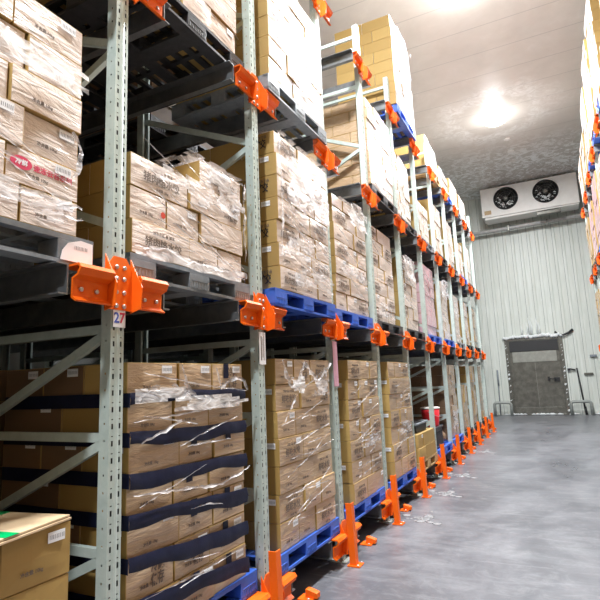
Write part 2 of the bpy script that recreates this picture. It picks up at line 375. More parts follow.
for fx in fxs:
    rg = MB(); 
    rg.tube([(fx+.43*math.cos(2*math.pi*k/40), -.02, fz+.43*math.sin(2*math.pi*k/40)) for k in range(41)], .02, 8)
    sh = put('fan_shroud', rg.mesh('fan_shroud', [M['black']]), cl)
    bl = MB()
    for b_ in range(4):
        a0 = b_*math.pi/2+.4+fx
        def fn(u_, v_): 
            a_ = a0+(u_-.5)*(.95-.15*v_); r_ = .08+.32*v_; return (fx+r_*math.cos(a_), .12+.09*(u_-.5), fz+r_*math.sin(a_))
        bl.grid([i/6 for i in range(7)], [i/4 for i in range(5)], fn, 0, None, True)
    put('fan_blades', bl.mesh('fan_blades', [M['black']]), sh)
    gd = MB()
    for rr in (.10, .18, .26, .34): gd.tube([(fx+rr*math.cos(2*math.pi*k/28), -.04, fz+rr*math.sin(2*math.pi*k/28)) for k in range(29)], .004, 5)
    for k in range(8): gd.tube([(fx, -.04, fz), (fx+.42*math.cos(k*math.pi/4), -.03, fz+.42*math.sin(k*math.pi/4))], .005, 5)
    gd.tube([(fx, -.05, fz), (fx, .1, fz)], .07, 14)
    put('fan_guard', gd.mesh('fan_guard', [M['steel']]), sh)
    fr = MB(); random.seed(int(fx*10))
    for k in range(26):
        a_ = -math.pi/2+random.gauss(0, .7); rr = random.uniform(.2, .38); s_ = random.uniform(.02, .05)
        fr.tube([(fx+rr*math.cos(a_)-s_, -.05, fz+rr*math.sin(a_)), (fx+rr*math.cos(a_), -.065, fz+rr*math.sin(a_)+s_*.4), (fx+rr*math.cos(a_)+s_, -.05, fz+rr*math.sin(a_)-s_*.5)], [s_*.3, s_*.55, s_*.3], 6)
    put('fan_frost', fr.mesh('fan_frost', [M['frost']]), sh)['kind'] = 'stuff'
put('rating_plate', MB().box(-W2+.1, -W2+.35, -.008, -.002, .1, .26).mesh('rating_plate', [M['tape']]), cl)['label'] = 'small yellowish rating plate'
put('drip_tray', MB().prism([(-W2+.1, -.09), (W2-.05, -.04), (W2-.05, 0), (-W2+.1, 0)], 'y', .05, .8).mesh('drip_tray', [M['casing']]), cl)
put('vent_plate', MB().box(.25, 1.05, .02, .2, -.22, -.1).mesh('vent_plate', [M['steel']], .01), cl)
for x_ in (-W2+.2, 0, W2-.2): put('hanger_rod', MB().tube([(x_, .3, 1.15), (x_, .3, 1.262)], .012, 6).mesh('hanger_rod', [M['steel']]), cl)
tag(put('riser_pipe', MB().tube([(1.54, 21.6, 7.5), (1.54, 21.6, 8.9)], .07, 12).mesh('riser_pipe', [M['pipe']])), 'dark vertical pipe beside the right end of the cooler', 'pipe')

# ceiling lamps
for i, y_ in enumerate(LAMP_Y):
    lp = empty('ceiling_lamp', (-.868, y_, CEIL)); tag(lp, 'bright round ceiling lamp ' + ('ahead of the cooler' if i == 0 else 'out over the aisle, %s back from the cooler' % ORD[i]), 'ceiling lamp', 'round ceiling lamps over the aisle')
    put('housing', MB().tube([(0, 0, 0), (0, 0, -.05), (0, 0, -.07)], [.12, .14, .14], 28).mesh('housing', [M['lampbody']]), lp)
    put('diffuser', MB().tube([(0, 0, -.07), (0, 0, -.09), (0, 0, -.16), (0, 0, -.21), (0, 0, -.24)], [.14, .26, .30, .22, .08], 28).mesh('diffuser', [M['lamp']]), lp)
    ld = bpy.data.lights.new('lamp_light', 'AREA'); ld.shape = 'DISK'; ld.size = .5; ld.energy = LAMP_W; ld.color = (.95, .98, 1); ld.spread = math.pi
    put('lamp_light', ld, lp, (0, 0, -.26))
    ld = bpy.data.lights.new('lamp_glow', 'POINT'); ld.shadow_soft_size = .22; ld.energy = LAMP_W*.05; ld.color = (.97, .98, 1)
    put('lamp_glow', ld, lp, (0, 0, -.5))
for i, (x_, y_) in enumerate(((-.68, 16.6), (-.66, 17.6), (-.64, 18.5))):
    tag(put('ceiling_fixing', MB().tube([(x_, y_, CEIL), (x_, y_, CEIL-.02)], [.11, .09], 16).tube([(x_, y_, CEIL-.02), (x_, y_, CEIL-.035)], .03, 10).mesh('ceiling_fixing', [M['casing']])), 'small round ceiling fixing, %s one past the lamp' % ORD[i], 'ceiling fixing', 'round fixings in the ceiling')

# ------------------------------------------------------------------ rack: posts, braces, brackets, rails
def post_mesh(holes=True):
    mb = MB(); pitch = .0806; n_ = 80; top = pitch*n_
    xs = [-.043, -.029, -.018, -.006, .006, .018, .029, .043]
    if holes:
        zs = [0]
        for i in range(n_): b = i*pitch; zs += [b+.022, b+.048, b+.066, b+.071, b+pitch]
        mb.grid(xs, zs, lambda y_, z_: (.005 if abs(y_) < .01 else 0, y_, z_), 0, lambda i, j: (j % 5 == 1 and i in (1, 5)) or (j % 5 == 3 and i in (1, 5)))
        zs = [0]
        for i in range(n_): b = i*pitch; zs += [b+.045, b+.055, b+pitch]
        for s_ in (-.043, .043): mb.grid([0, -.028, -.036, -.068], zs, lambda x_, z_: (x_, s_, z_), 0, lambda i, j: j % 3 == 1 and i == 1)
    else:
        mb.grid(xs, [0, top], lambda y_, z_: (.005 if abs(y_) < .01 else 0, y_, z_))
        for s_ in (-.043, .043): mb.grid([0, -.068], [0, top], lambda x_, z_: (x_, s_, z_))
    for s_ in (-1, 1): mb.grid([-.043*s_, -.024*s_], [0, top], lambda y_, z_: (-.068, y_, z_))
    mb.grid([-.040, .040], [0, top], lambda y_, z_: (-.014, y_, z_), 1)      # black sheet behind the slots, giving them the shade of a hollow post
    return mb.mesh('rack_post', [M['galv'], M['black']])
PM = post_mesh(True); PMB = post_mesh(False)
FD = 1.15
def brace_mesh(za, zb, horiz):
    return MB().bar((-.06, 0, za), (-FD-.02, 0, zb), .03, .045).mesh('brace', [M['galv']])
BR = [brace_mesh(z, z, 1) for z in (.35, .89, 1.43, 1.97, 5.56, 6.3)] + [brace_mesh(a, b, 0) for a, b in ((.87, .37), (1.41, .91), (1.95, 1.45), (3.53, 3.05), (3.57, 4.06), (4.66, 4.16), (4.70, 5.18), (2.52, 2.98))]
FOOT = MB().box(-.12, .05, -.08, .08, 0, .01).mesh('foot_plate', [M['galv']])
def frame(k, x, sgn, label, group, front=True, yy=None):
    o = empty('upright_frame', (x, uy(k) if yy is None else yy, 0)); tag(o, label, 'rack upright', group)
    if sgn > 0: o.rotation_euler.z = math.pi
    put('front_post', PM if (front and k < 7) else PMB, o)
    put('rear_post', PMB, o, (-FD-.068, 0, 0), (0, 0, math.pi))
    for b in BR: put('brace', b, o)
    put('foot_plate', FOOT, o); put('foot_plate', FOOT, o, (-FD, 0, 0))
    return o
NU = 12
def uplab(k):
    if k == 0: return 'upright left of the first bay'
    if k == 1: return 'upright with the 27 tag'
    return ORD[k-1] + ' aisle upright'
for k in range(NU):
    frame(k, XF, -1, 'perforated mint-grey steel upright frame, ' + uplab(k) + (' counting from the 27 tag' if k > 1 else ''), 'aisle-side rack uprights')
    if k < 8:
        for j in (1, 2):
            frame(k, XF - j*1.5, -1, 'steel upright frame in the dark %s row behind the %s' % (ORD[j], uplab(k)), 'deep rack uprights', front=False)

# brackets
def tri(mb, y, s):  # gusset
    mb.prism([(0, -.13), (.075, -.11), (.085, .0), (0, .16)], 'y', y-.003, y+.003)
plate = MB(); plate.prism([(-.095, -.12), (.095, -.12), (.095, .05), (.075, .11), (.04, .155), (-.04, .155), (-.075, .11), (-.095, .05)], 'x', .006, .013)
tri(plate, -.085, 1); tri(plate, .085, 1)
PLATE = plate.mesh('bracket_plate', [M['orange']])
prof = [(-.05, .062), (.062, .066), (.078, .045), (.062, .012), (.025, -.005), (.022, -.085), (.05, -.105), (.044, -.112), (.014, -.092), (.016, .0), (.052, .018), (.066, .045), (.055, .056), (-.05, .052)]
ARM = MB().prism(prof, 'y', .09, .295).mesh('bracket_arm', [M['orange']])
ARM2 = MB().prism(prof, 'y', -.295, -.09).mesh('bracket_arm', [M['orange']])
BOLT = MB().tube([(0, 0, 0), (.009, 0, 0), (.012, 0, 0)], [.012, .012, .006], 8).mesh('bolt', [M['bolt']])
def bracket(x, y, z, sgn, label, group, bolts):
    o = empty('rail_bracket', (x, y, z)); tag(o, label, 'rack bracket', group)
    if sgn > 0: o.rotation_euler.z = math.pi
    put('bracket_plate', PLATE, o); put('bracket_arm', ARM, o); put('bracket_arm', ARM2, o)
    if bolts:
        for s_ in (-1, 1):
            for z_ in (-.10, -.03, .04, .10): put('bolt', BOLT, o, (.012, s_*.026, z_))
            put('bolt', BOLT, o, (.023, s_*.16, -.05)); put('bolt', BOLT, o, (.023, s_*.25, -.05))
LN = ['floor level', 'first tier', 'second tier', 'third tier']
for k in range(NU):
    for lv in range(4):
        if lv == 3 and k < 3: continue
        bracket(XF, uy(k), LEV[lv], -1, 'orange steel bracket on %s, %s' % (uplab(k), LN[lv]), 'orange rail brackets on the left rack', k < 5 and lv > 0)
# rails
rprof = [(-.02, .065), (.045, .065), (.045, .058), (-.012, .058), (-.012, -.072), (.03, -.072), (.03, -.08), (-.02, -.08)]
RAIL = {s_: MB().prism([(p*s_, q) for p, q in rprof], 'x', -4.2, 0.02).mesh('pallet_rail', [M['rail']]) for s_ in (1, -1)}
for k in range(NU):
    for lv in range(4):
        for s_ in (-1, 1):
            if lv == 3 and k < 4: continue
            if k == NU-1 and s_ == 1: continue
            if k == 0 and s_ == -1: continue
            o = put('pallet_rail', RAIL[s_], None, (XF-.0, uy(k)+s_*.335, LEV[lv]-.003))
            tag(o, 'galvanised pallet rail, %s side of %s, %s' % ('left' if s_ < 0 else 'right', uplab(k), LN[lv]), 'pallet rail', 'pallet rails of the left rack')

# tags on uprights
t27 = put('bay_tag', MB().box(XF+.007, XF+.010, 1.842, 1.922, 1.972, 2.062).mesh('bay_tag', [M['white']])); tag(t27, 'white bay tag reading 27 on the nearest upright', 'tag')
put('tag_number', text_mesh('2', .075, M['blueink']), t27, (XF+.0105, 1.864, 2.018), FACE['front'])
put('tag_number', text_mesh('7', .075, M['pinkink']), t27, (XF+.0105, 1.900, 2.018), FACE['front'])
t2 = put('bay_tag', MB().box(XF+.007, XF+.010, 3.24, 3.33, 1.80, 2.04).mesh('bay_tag', [M['white']])); tag(t2, 'tall white printed tag on second upright under its orange bracket', 'tag')
put('tag_print', MB().box(XF+.010, XF+.0106, 3.262, 3.276, 1.83, 2.01).box(XF+.010, XF+.0106, 3.286, 3.292, 1.85, 1.99).box(XF+.010, XF+.0106, 3.300, 3.308, 1.83, 2.01).mesh('tag_print', [M['ink2']]), t2)
t3 = put('bay_tag', MB().box(XF+.007, XF+.010, 4.625, 4.735, 1.60, 2.04).mesh('bay_tag', [mat('pink_tag_paper', (.66, .36, .46), .6)])); tag(t3, 'long pink paper tag on third upright under its orange bracket', 'tag')

# floor post guards
def guard_mesh():
    a = MB().prism([(0, -.04), (.06, -.04), (.06, .028), (.052, .028), (.052, -.032), (0, -.032)], 'z', 0, .54)
    b = MB().box(-.02, .10, -.06, .06, 0, .012)
    return a.mesh('guard_angle', [M['orange']], .003), b.mesh('guard_foot', [M['orange']], .003)
GA, GF = guard_mesh()
WEDGE = MB().prism([(-.07, .012), (.03, .012), (.03, .05), (-.05, .07), (-.07, .07)], 'y', -.03, .03).mesh('guide_wedge', [M['orange']], .004)
_r = random.Random(4); _d = MB()
for _i in range(26):
    _a = _r.uniform(0, 6.28); _q = abs(_r.gauss(0, .12)); _s = _r.uniform(.01, .07)
    _d.tube([(_q*math.cos(_a), _q*1.6*math.sin(_a), .0), (_q*math.cos(_a), _q*1.6*math.sin(_a), .004)], [_s, _s*.6], 7)
DUST = _d.mesh('anchor_dust', [M['dust']])
for k in range(1, NU):
    o = empty('post_guard', (XF+.10, uy(k)-.08, 0)); tag(o, 'orange angle post guard on the floor at the ' + uplab(k), 'post guard', 'orange post guards along the aisle')
    put('guard_angle', GA, o, (0, 0, 0), (0, math.radians(-2), 0)); put('guard_foot', GF, o); put('guide_wedge', WEDGE, o, (0, .62, 0)); put('guard_foot', GF, o, (-.10, .60, 0))
    for x_, y_ in ((.08, -.045), (.08, .045), (-.03, .56)): put('anchor_bolt', BOLT, o, (x_, y_, .012), (0, -math.pi/2, 0))
    if k in (4, 5, 6, 8): tag(put('drill_dust', DUST, None, (XF+.36, uy(k)+.25, 0)), 'pale patch of drilling dust beside the post guard at ' + uplab(k), 'dust')

# ------------------------------------------------------------------ pallets
def pallet_parts(W_, D_, m, wood=False):
    """local: front face at x=0, depth to -x, y centred, z 0..0.14"""
    parts = []
    dk = MB()
    if wood:
        for i in range(7): x0 = -D_+i*(D_-.1)/6; dk.box(x0, x0+.1, -W_/2, W_/2, .122, .14)
    else:
        n_ = 9
        for i in range(n_): x0 = -D_ + i*(D_-.05)/(n_-1); dk.box(x0, x0+.05, -W_/2, W_/2, .115, .14)
        for y_ in (-W_/2, -W_/4-.02, -.02, W_/4-.02, W_/2-.04): dk.box(-D_, 0, y_, y_+.04, .113, .137)
    parts.append(('deck', dk.mesh('deck', [m]), (0, 0, 0)))
    bb = MB()
    for y_ in (-W_/2, -.07, W_/2-.14): bb.box(-D_, 0, y_, y_+.14, 0, .02)
    for x_ in (-.10, -D_/2-.05, -D_): bb.box(x_, x_+.10, -W_/2, W_/2, .001, .019)
    parts.append(('bottom_runner', bb.mesh('bottom_runner', [m]), (0, 0, 0)))
    bw = .2
    bk = MB().box(-.14, 0, -bw/2, bw/2, .02, .115)
    if not wood:
        for i in range(7): bk.box(-.003, .004, -bw/2+.015+i*.026, -bw/2+.022+i*.026, .022, .06)
        bk.box(-.002, .004, -bw/2+.02, bw/2-.02, .068, .073)
    BK = bk.mesh('block', [m], .003)
    for x_ in (0, -D_/2+.07, -D_+.14):
        for y_ in (-W_/2+bw/2, 0, W_/2-bw/2): parts.append(('block', BK, (x_, y_, 0)))
    return parts
PCACHE = {}
def pallet(y, z, xf, sgn, kind, W_, D_, label, group):
    key = (kind, W_, D_)
    if key not in PCACHE: PCACHE[key] = pallet_parts(W_, D_, M[kind], kind == 'p_wood')
    o = empty('pallet', (xf, y, z)); tag(o, label, 'pallet', group)
    if sgn > 0: o.rotation_euler.z = math.pi
    for n_, me, lc in PCACHE[key]: put(n_, me, o, lc)
    return o

# ------------------------------------------------------------------ cartons
SPECS = []
def load(name, y0, W_, xf, z0, heights, look, sgn=-1, D_=1.0, sidelook=None, top_from=None, w=1., split=None, flip=0, brick=False, sag=0.):
    """rows from the bottom; list of front and side cartons"""
    rnd = random.Random(hash_(name)); z = z0; n_ = len(heights)
    for r_, h_ in enumerate(heights):
        fr = split or [.40, .30, .30]
        if (r_+flip) % 2: fr = fr[::-1]
        ys = [y0]; 
        for f in fr: ys.append(ys[-1]+f*W_)
        for c_, f in enumerate(fr):
            if r_ == n_-1 and top_from is not None and ys[c_] < top_from-.05: continue
            wide = f > .35
            deps = ([.33, .33, .34] if wide else [.5, .5]) if not brick else ([.5, .5] if r_ % 2 else [.25, .5, .25])
            xx = 0.
            for d_i, df in enumerate(deps):
                dx = df*D_
                if d_i == 0 or c_ == 0 or r_ == n_-1:
                    j = rnd.uniform(-.012, .010) if d_i == 0 else 0
                    xa = xf + sgn*(xx - j); xb = xf + sgn*(xx+dx-.006)
                    SPECS.append(dict(load=name, r=r_, n=n_, c=c_, nc=len(fr), d=d_i, x0=min(xa, xb), x1=max(xa, xb), y0=ys[c_]+.003+rnd.uniform(0, .003), y1=ys[c_+1]-.003-rnd.uniform(0, .003), z0=z, z1=z+h_-.003, look=look, side=(('brown' if (name == 'L0b' and d_i) else None) or sidelook or 'bare'), sgn=sgn, w=w))  # back cartons of the navy-sheeted load get sides with painted-in shade
                xx += dx
        z += h_
def hash_(s): return sum((i+1)*ord(c) for i, c in enumerate(s)) % 99991
# (name, words) every load: described by its pallet and place
def H(total, n): return [total/n]*n
LD = []   # (key, words, lane k, level, xf, y0, W, heights, look, pallet kind, kwargs)
def lane(k): return uy(k)
def addload(key, words, k, lv, xf, y0, W_, hs, look, pk, pcol, depthpos=0, **kw):
    LD.append((key, words))
    px = xf - depthpos*1.12
    base = PZ[lv] + .14
    pallet(uy(k)+L/2 if 'pc' not in kw else kw['pc'], PZ[lv], px+(.07 if depthpos == 0 and px < -2.035 else .01), -1, pk, kw.pop('pw', 1.2), 1.02, pcol + ' pallet under the ' + words, 'pallets in the left rack')
    kw.pop('pc', None)
    load(key, y0, W_, px, base+.004, hs, look, w=kw.pop('w', 1. if depthpos == 0 else .06), **kw)
WORDS = {}; SHADE = []
def A(key, words, *a, **k): WORDS[key] = words; addload(key, words, *a, **k)
# level 1 (above the 27 tag)
A('L1a', 'load left of the 27 upright', 0, 1, -2.0, .50+.07, 1.08, [.17, .165, .19, .18, .19, .19], 'film_hi', 'p_grey', 'grey plastic', split=[.35, .37, .28], pc=1.135)
A('L1b', 'load just right of the 27 tag', 1, 1, -2.0, 1.985, 1.11, [.195, .195, .195, .18], 'film_hi', 'p_grey', 'grey plastic', top_from=2.45, split=[.45, .28, .27])
A('L1c', 'tall load on bright blue pallet', 2, 1, -1.90, 3.47, 1.05, [.192]*7, 'film_hi', 'p_blue', 'bright blue plastic', pw=1.2)
A('L1d', 'load on blue pallet past the pink tag', 3, 1, -1.99, 4.87, 1.03, [.19]*6+[.13], 'film_hi', 'p_blue', 'blue plastic', flip=1)
A('L1e', 'load right of fourth upright, middle tier', 4, 1, -2.06, 6.23, 1.05, [.19]*7, 'film_hi', 'p_black', 'black plastic')
A('L1f', 'load right of fifth upright, middle tier', 5, 1, -2.06, 7.63, 1.05, [.19]*6, 'film_hi', 'p_black', 'black plastic', flip=1)
A('L1g', 'pink-wrapped load, middle tier', 6, 1, -2.06, 9.03, 1.10, [.19]*7, 'pink', 'p_blue', 'blue plastic', sidelook='pink')
A('L1h', 'load right of the pink-wrapped one', 7, 1, -2.06, 10.43, 1.10, [.19]*6+[.12], 'film_hi', 'p_blue', 'blue plastic')
A('L1i', 'load right of eighth upright, middle tier', 8, 1, -2.06, 11.83, 1.08, [.19]*6, 'film_hi', 'p_grey', 'grey plastic')
A('L1j', 'load right of ninth upright, middle tier', 9, 1, -2.06, 13.23, 1.08, [.19]*6, 'film_hi', 'p_black', 'black plastic')
A('L1k', 'last load of the middle tier', 10, 1, -2.06, 14.63, 1.08, [.19]*6, 'film_lo', 'p_black', 'black plastic')
# level 0
A('L0b', 'navy-sheeted floor-level load', 1, 0, -2.0, 1.985, 1.08, [.20, .20, .20, .20, .20, .20, .19], 'film_lo', 'p_blue', 'blue plastic', split=[.37, .30, .33])
A('L0c', 'floor-level load right of second upright', 2, 0, -1.97, 3.49, 1.04, [.2055]*7, 'film_lo', 'p_blue', 'blue plastic', flip=1)
A('L0d', 'floor-level load right of third upright', 3, 0, -1.97, 5.0, 1.0, [.2075]*7, 'film_lo', 'p_blue', 'blue plastic')
A('L0e', 'floor-level load right of fourth upright', 4, 0, -1.95, 6.36, 1.03, [.2075]*7, 'film_lo', 'p_blue', 'blue plastic', flip=1)
A('L0f', 'low floor-level load on wooden pallet', 5, 0, -1.95, 7.62, 1.1, [.20, .20], 'bare', 'p_wood', 'wooden')
A('L0h', 'floor-level load right of red bucket', 7, 0, -2.04, 10.43, 1.08, [.2075]*7, 'film_lo', 'p_blue', 'blue plastic', sidelook='brown')  # near side darkened in colour for the shade between the bays
A('L0i', 'half-height floor load right of eighth upright', 8, 0, -2.04, 11.83, 1.08, [.20]*5, 'film_lo', 'p_black', 'black plastic')
A('L0j', 'floor-level load right of ninth upright', 9, 0, -2.04, 13.23, 1.08, [.2075]*7, 'film_lo', 'p_black', 'black plastic')
A('L0k', 'last floor-level load before far wall', 10, 0, -2.04, 14.63, 1.08, [.2075]*7, 'film_lo', 'p_black', 'black plastic')
# level 2
A('L2a', 'upper load left of 27 upright', 0, 2, -2.0, .57, 1.08, [.19]*6, 'film_lo', 'p_black', 'black plastic', w=.3)
A('L2b', 'upper load above the 27 bay', 1, 2, -2.0, 1.985, 1.10, [.19]*6, 'film_hi', 'p_black', 'black plastic', w=.3)
A('L2c', 'white-wrapped load on grey upper pallet', 2, 2, -1.90, 3.42, 1.1, [.19]*6, 'film_max', 'p_grey', 'grey plastic')
A('L2e', 'tall upper load past the empty bay', 4, 2, -1.95, 6.16, 1.08, H(1.24, 8), 'film_max', 'p_black', 'black plastic', brick=True, sidelook='film_lo')
A('L2f', 'upper load below the blue top pallet', 5, 2, -2.06, 7.63, 1.07, H(1.18, 7), 'film_max', 'p_black', 'black plastic')
A('L2g', 'short upper load right of sixth upright', 6, 2, -2.06, 9.03, 1.08, [.19]*4, 'film_hi', 'p_grey', 'grey plastic')
A('L2h', 'upper load right of seventh upright', 7, 2, -2.06, 10.43, 1.08, [.19]*6, 'film_hi', 'p_black', 'black plastic')
A('L2i', 'upper load right of eighth upright', 8, 2, -2.06, 11.83, 1.08, [.19]*6, 'film_hi', 'p_grey', 'grey plastic')
A('L2j', 'upper load right of ninth upright', 9, 2, -2.06, 13.23, 1.08, [.19]*5, 'film_hi', 'p_blue', 'blue plastic')
A('L2k', 'last upper load before far wall', 10, 2, -2.06, 14.63, 1.08, [.19]*6, 'film_hi', 'p_black', 'black plastic')
# level 3
A('L3c', 'top-tier load above white-wrapped one', 2, 3, -1.9, 3.42, 1.1, [.19]*3, 'film_hi', 'p_black', 'black plastic')
A('L3f', 'tall top-tier load on blue pallet', 5, 3, -1.88, 7.56, 1.2, [.2]*8, 'film_max', 'p_blue', 'blue plastic')
A('L3h', 'short top-tier load right of seventh upright', 7, 3, -2.05, 10.41, 1.15, [.19]*4, 'film_max', 'p_wood', 'wooden')
A('L3i', 'top-tier load right of eighth upright', 8, 3, -2.05, 11.81, 1.08, [.19]*3, 'film_hi', 'p_blue', 'blue plastic')
A('L3j', 'top-tier load right of ninth upright', 9, 3, -2.05, 13.21, 1.08, [.19]*4, 'film_hi', 'p_grey', 'grey plastic')
A('L3k', 'last top-tier load before far wall', 10, 3, -2.05, 14.61, 1.08, [.19]*4, 'film_hi', 'p_black', 'black plastic')
# deep positions
for k in range(0, 7):
    for lv in (0, 1, 2):
        if (k, lv) in ((3, 2),): continue
        for dp in (1, 2):
            hs = {0: [.2]*7 if k else [.2]*6, 1: [.2]*6 if k != 1 else [.2]*4, 2: [.19]*5}[lv]
            words = 'dark %s deep load in %s bay, %s' % ('second' if dp == 1 else 'third', ORD[k], LN[lv])
            A('D%d%d%d' % (k, lv, dp), words, k, lv, -2.05, uy(k)+.11, 1.06, hs, 'brown', 'p_blue' if (k+lv) % 3 == 1 and k > 2 else 'p_black', 'plastic', depthpos=dp, sidelook='brown')  # deep cartons coloured darker to carry the rack's shade

# floor-level load low in the first bay, and unseen bays beside and behind the camera, added to shade the rack
A('L0a', 'low floor-level load left of the 27 upright', 0, 0, -2.04, .60, 1.09, [.23, .23, .22], 'bare', 'p_black', 'black plastic')
for k in (-1, -2, -3):
    for lv in (0, 1, 2, 3):
        for dp in (0, 1, 2):
            A('B%d%d%d' % (k, lv, dp), 'bay behind', k, lv, -2.0, uy(k)+.11, 1.06, [.2]*6, 'film_lo', 'p_black', 'black plastic', depthpos=dp, w=0.) if False else SHADE.append((k, lv, dp))
# right rack: loads facing -x
RX = 1.07
RY = [8.35+1.4*i for i in range(6)]
for i, y_ in enumerate(RY):
    frame(9, RX, 1, 'steel upright frame of the right rack, %s from the far end' % ORD[5-i], 'right rack uprights', yy=y_)
    for lv in (1, 2, 3):
        bracket(RX, y_, LEV[lv]+.03, 1, 'orange bracket on right rack upright %s from far end, %s' % (ORD[5-i], LN[lv]), 'orange rail brackets on the right rack', False)
        for s_ in (-1, 1):
            if (i == 0 and s_ < 0) or (i == 5 and s_ > 0): continue
            o = put('pallet_rail', RAIL[-s_], None, (RX, y_+s_*.335, LEV[lv]+.027), (0, 0, math.pi)); 
            tag(o, 'right rack pallet rail, upright %s from far end, %s side, %s' % (ORD[5-i], 'near' if s_ < 0 else 'far', LN[lv]), 'pallet rail', 'pallet rails of the right rack')
rk = {(3, 4): ('film_hi', 5, 'p_black'), (3, 3): ('film_hi', 5, 'p_black'), (3, 2): ('film_max', 7, 'p_blue'), (3, 1): ('film_max', 8, 'p_blue'), (3, 0): ('film_max', 8, 'p_blue'),
      (2, 4): ('film_lo', 6, 'p_black'), (2, 3): ('pink', 6, 'p_black'), (2, 2): ('pink', 7, 'p_blue'), (2, 1): ('film_hi', 6, 'p_black'),
      (1, 4): ('film_lo', 6, 'p_black'), (1, 3): ('film_hi', 6, 'p_blue'), (1, 2): ('film_hi', 6, 'p_blue')}
for (lv, i), (lk, n_, pk) in rk.items():
    y_ = RY[i]+.7
    words = 'right rack load %s from far end, %s' % (ORD[4-i], LN[lv])
    key = 'R%d%d' % (lv, i); WORDS[key] = words
    pallet(y_, PZ[lv]+.03, RX-.02, 1, pk, 1.2, 1.02, 'plastic pallet under ' + words, 'pallets in the right rack')
    load(key, y_-.54, 1.08, RX-.03, PZ[lv]+.178, [.19]*n_, lk, sgn=1, w=1.)

# score and build
def area(s):
    def quad(ps):
        q = [proj(*p) for p in ps]
        if any(p[0] < -5000 for p in q): return 0
        q = [(min(max(a, 0), 600), min(max(b, 0), 600)) for a, b in q]
        return abs(sum(q[i][0]*q[(i+1) % 4][1]-q[(i+1) % 4][0]*q[i][1] for i in range(4)))/2
    xf = s['x1'] if s['sgn'] < 0 else s['x0']
    a = quad([(xf, s['y0'], s['z0']), (xf, s['y1'], s['z0']), (xf, s['y1'], s['z1']), (xf, s['y0'], s['z1'])]) if s['d'] == 0 else 0
    b = quad([(s['x0'], s['y0'], s['z0']), (s['x1'], s['y0'], s['z0']), (s['x1'], s['y0'], s['z1']), (s['x0'], s['y0'], s['z1'])]) if s['c'] == 0 else 0
    k_ = .15 if s['load'] != 'L2e' else .8
    if s['load'] == 'L0b': k_ = .6
    if s['load'][0] == 'R': return (a+b)*.3
    return (a + b*k_)*s['w']
SPECS.sort(key=lambda s: -area(s))
MCACHE = {}
LOOKS = ['bare', 'brown', 'film_lo', 'film_hi', 'film_max', 'pink']
LI = {n_: i for i, n_ in enumerate(LOOKS)}
def carton_mesh(w_, d_, h_, look, side, sgn, var, inner=False):
    key = (round(w_, 3), round(d_, 3), round(h_, 3), look, side, sgn, var, inner)
    if key in MCACHE: return MCACHE[key]
    rnd = random.Random(var*7+1); mb = MB(); hx, hy = d_/2, w_/2
    f = LI[look]; s_ = LI[side]
    bu = 0. if inner else .004+.002*var
    # front face bulged grid, top grid, plain other faces; all share edges after merge
    nY, nZ, nX = 5, 4, 4
    ys = [-hy+2*hy*i/nY for i in range(nY+1)]; zs = [h_*i/nZ for i in range(nZ+1)]; xs = [-hx+2*hx*i/nX for i in range(nX+1)]
    b1 = lambda a, b: math.sin(math.pi*a)*math.sin(math.pi*b)
    sg = -sgn
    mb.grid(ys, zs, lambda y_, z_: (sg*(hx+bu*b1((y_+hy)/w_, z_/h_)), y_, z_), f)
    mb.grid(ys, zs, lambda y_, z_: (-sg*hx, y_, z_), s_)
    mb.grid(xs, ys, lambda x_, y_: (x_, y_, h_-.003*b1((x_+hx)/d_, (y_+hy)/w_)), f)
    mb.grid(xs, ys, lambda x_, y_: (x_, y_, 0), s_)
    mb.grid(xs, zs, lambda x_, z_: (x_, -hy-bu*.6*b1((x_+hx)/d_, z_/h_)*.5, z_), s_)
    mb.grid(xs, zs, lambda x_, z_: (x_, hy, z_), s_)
    me = mb.mesh('carton', [M[n_] for n_ in LOOKS], .004)
    MCACHE[key] = me; return me
P_BIG = [text_mesh('猪肉馅水饺', .062, M['ink2'], 'print'), text_mesh('三鲜味水饺', .062, M['ink2'], 'print')]
P_MED = text_mesh('鲜味水饺', .060, M['ink2'], 'print', 1.1)
P_LINE = text_mesh('冷冻食品 ◆ 速冻', .024, M['ink2'], 'print')
P_SM = text_mesh('净含量 10kg', .020, M['ink2'], 'print')
P_SIDE = text_mesh('水饺', .085, M['ink'], 'print'); P_SIDE2 = text_mesh('速冻食品', .028, M['ink2'], 'print')
P_TALL = text_mesh('冷藏\n保存', .05, M['ink2'], 'print', 1.4)
P_RED = text_mesh('●', .05, M['redink'], 'print')
LAB = MB().box(-.042, .042, -.022, .022, -.0005, .001).mesh('shipping_label', [M['white']])
BARC = MB()
for i in range(9): BARC.box(-.034+i*.0085, -.0315+i*.0085+(.001 if i % 3 else 0), -.009, .009, .001, .0016)
BARC = BARC.mesh('barcode', [mat('grey_ink', (.30, .31, .34), .6)])
SEAL = MB().box(-.028, .028, -.05, .045, -.0005, .001).mesh('seal_sticker', [M['navy']])
TAPE = {}
def place_on(o, me, name, face, u_, v_, w_, d_, h_, sgn, rot=0):
    sg = -sgn
    if face == 'front': loc = (sg*(d_/2+.0105), u_*w_, v_*h_); rt = FACE['front'] if sgn < 0 else FACE['left']
    else: loc = (u_*d_, -w_/2-.0065, v_*h_); rt = FACE['side']
    p = put(name, me, o, loc, rt); return p
MAXI = 300
stuffmb = {}
rnd = random.Random(5)
rowcount = {}
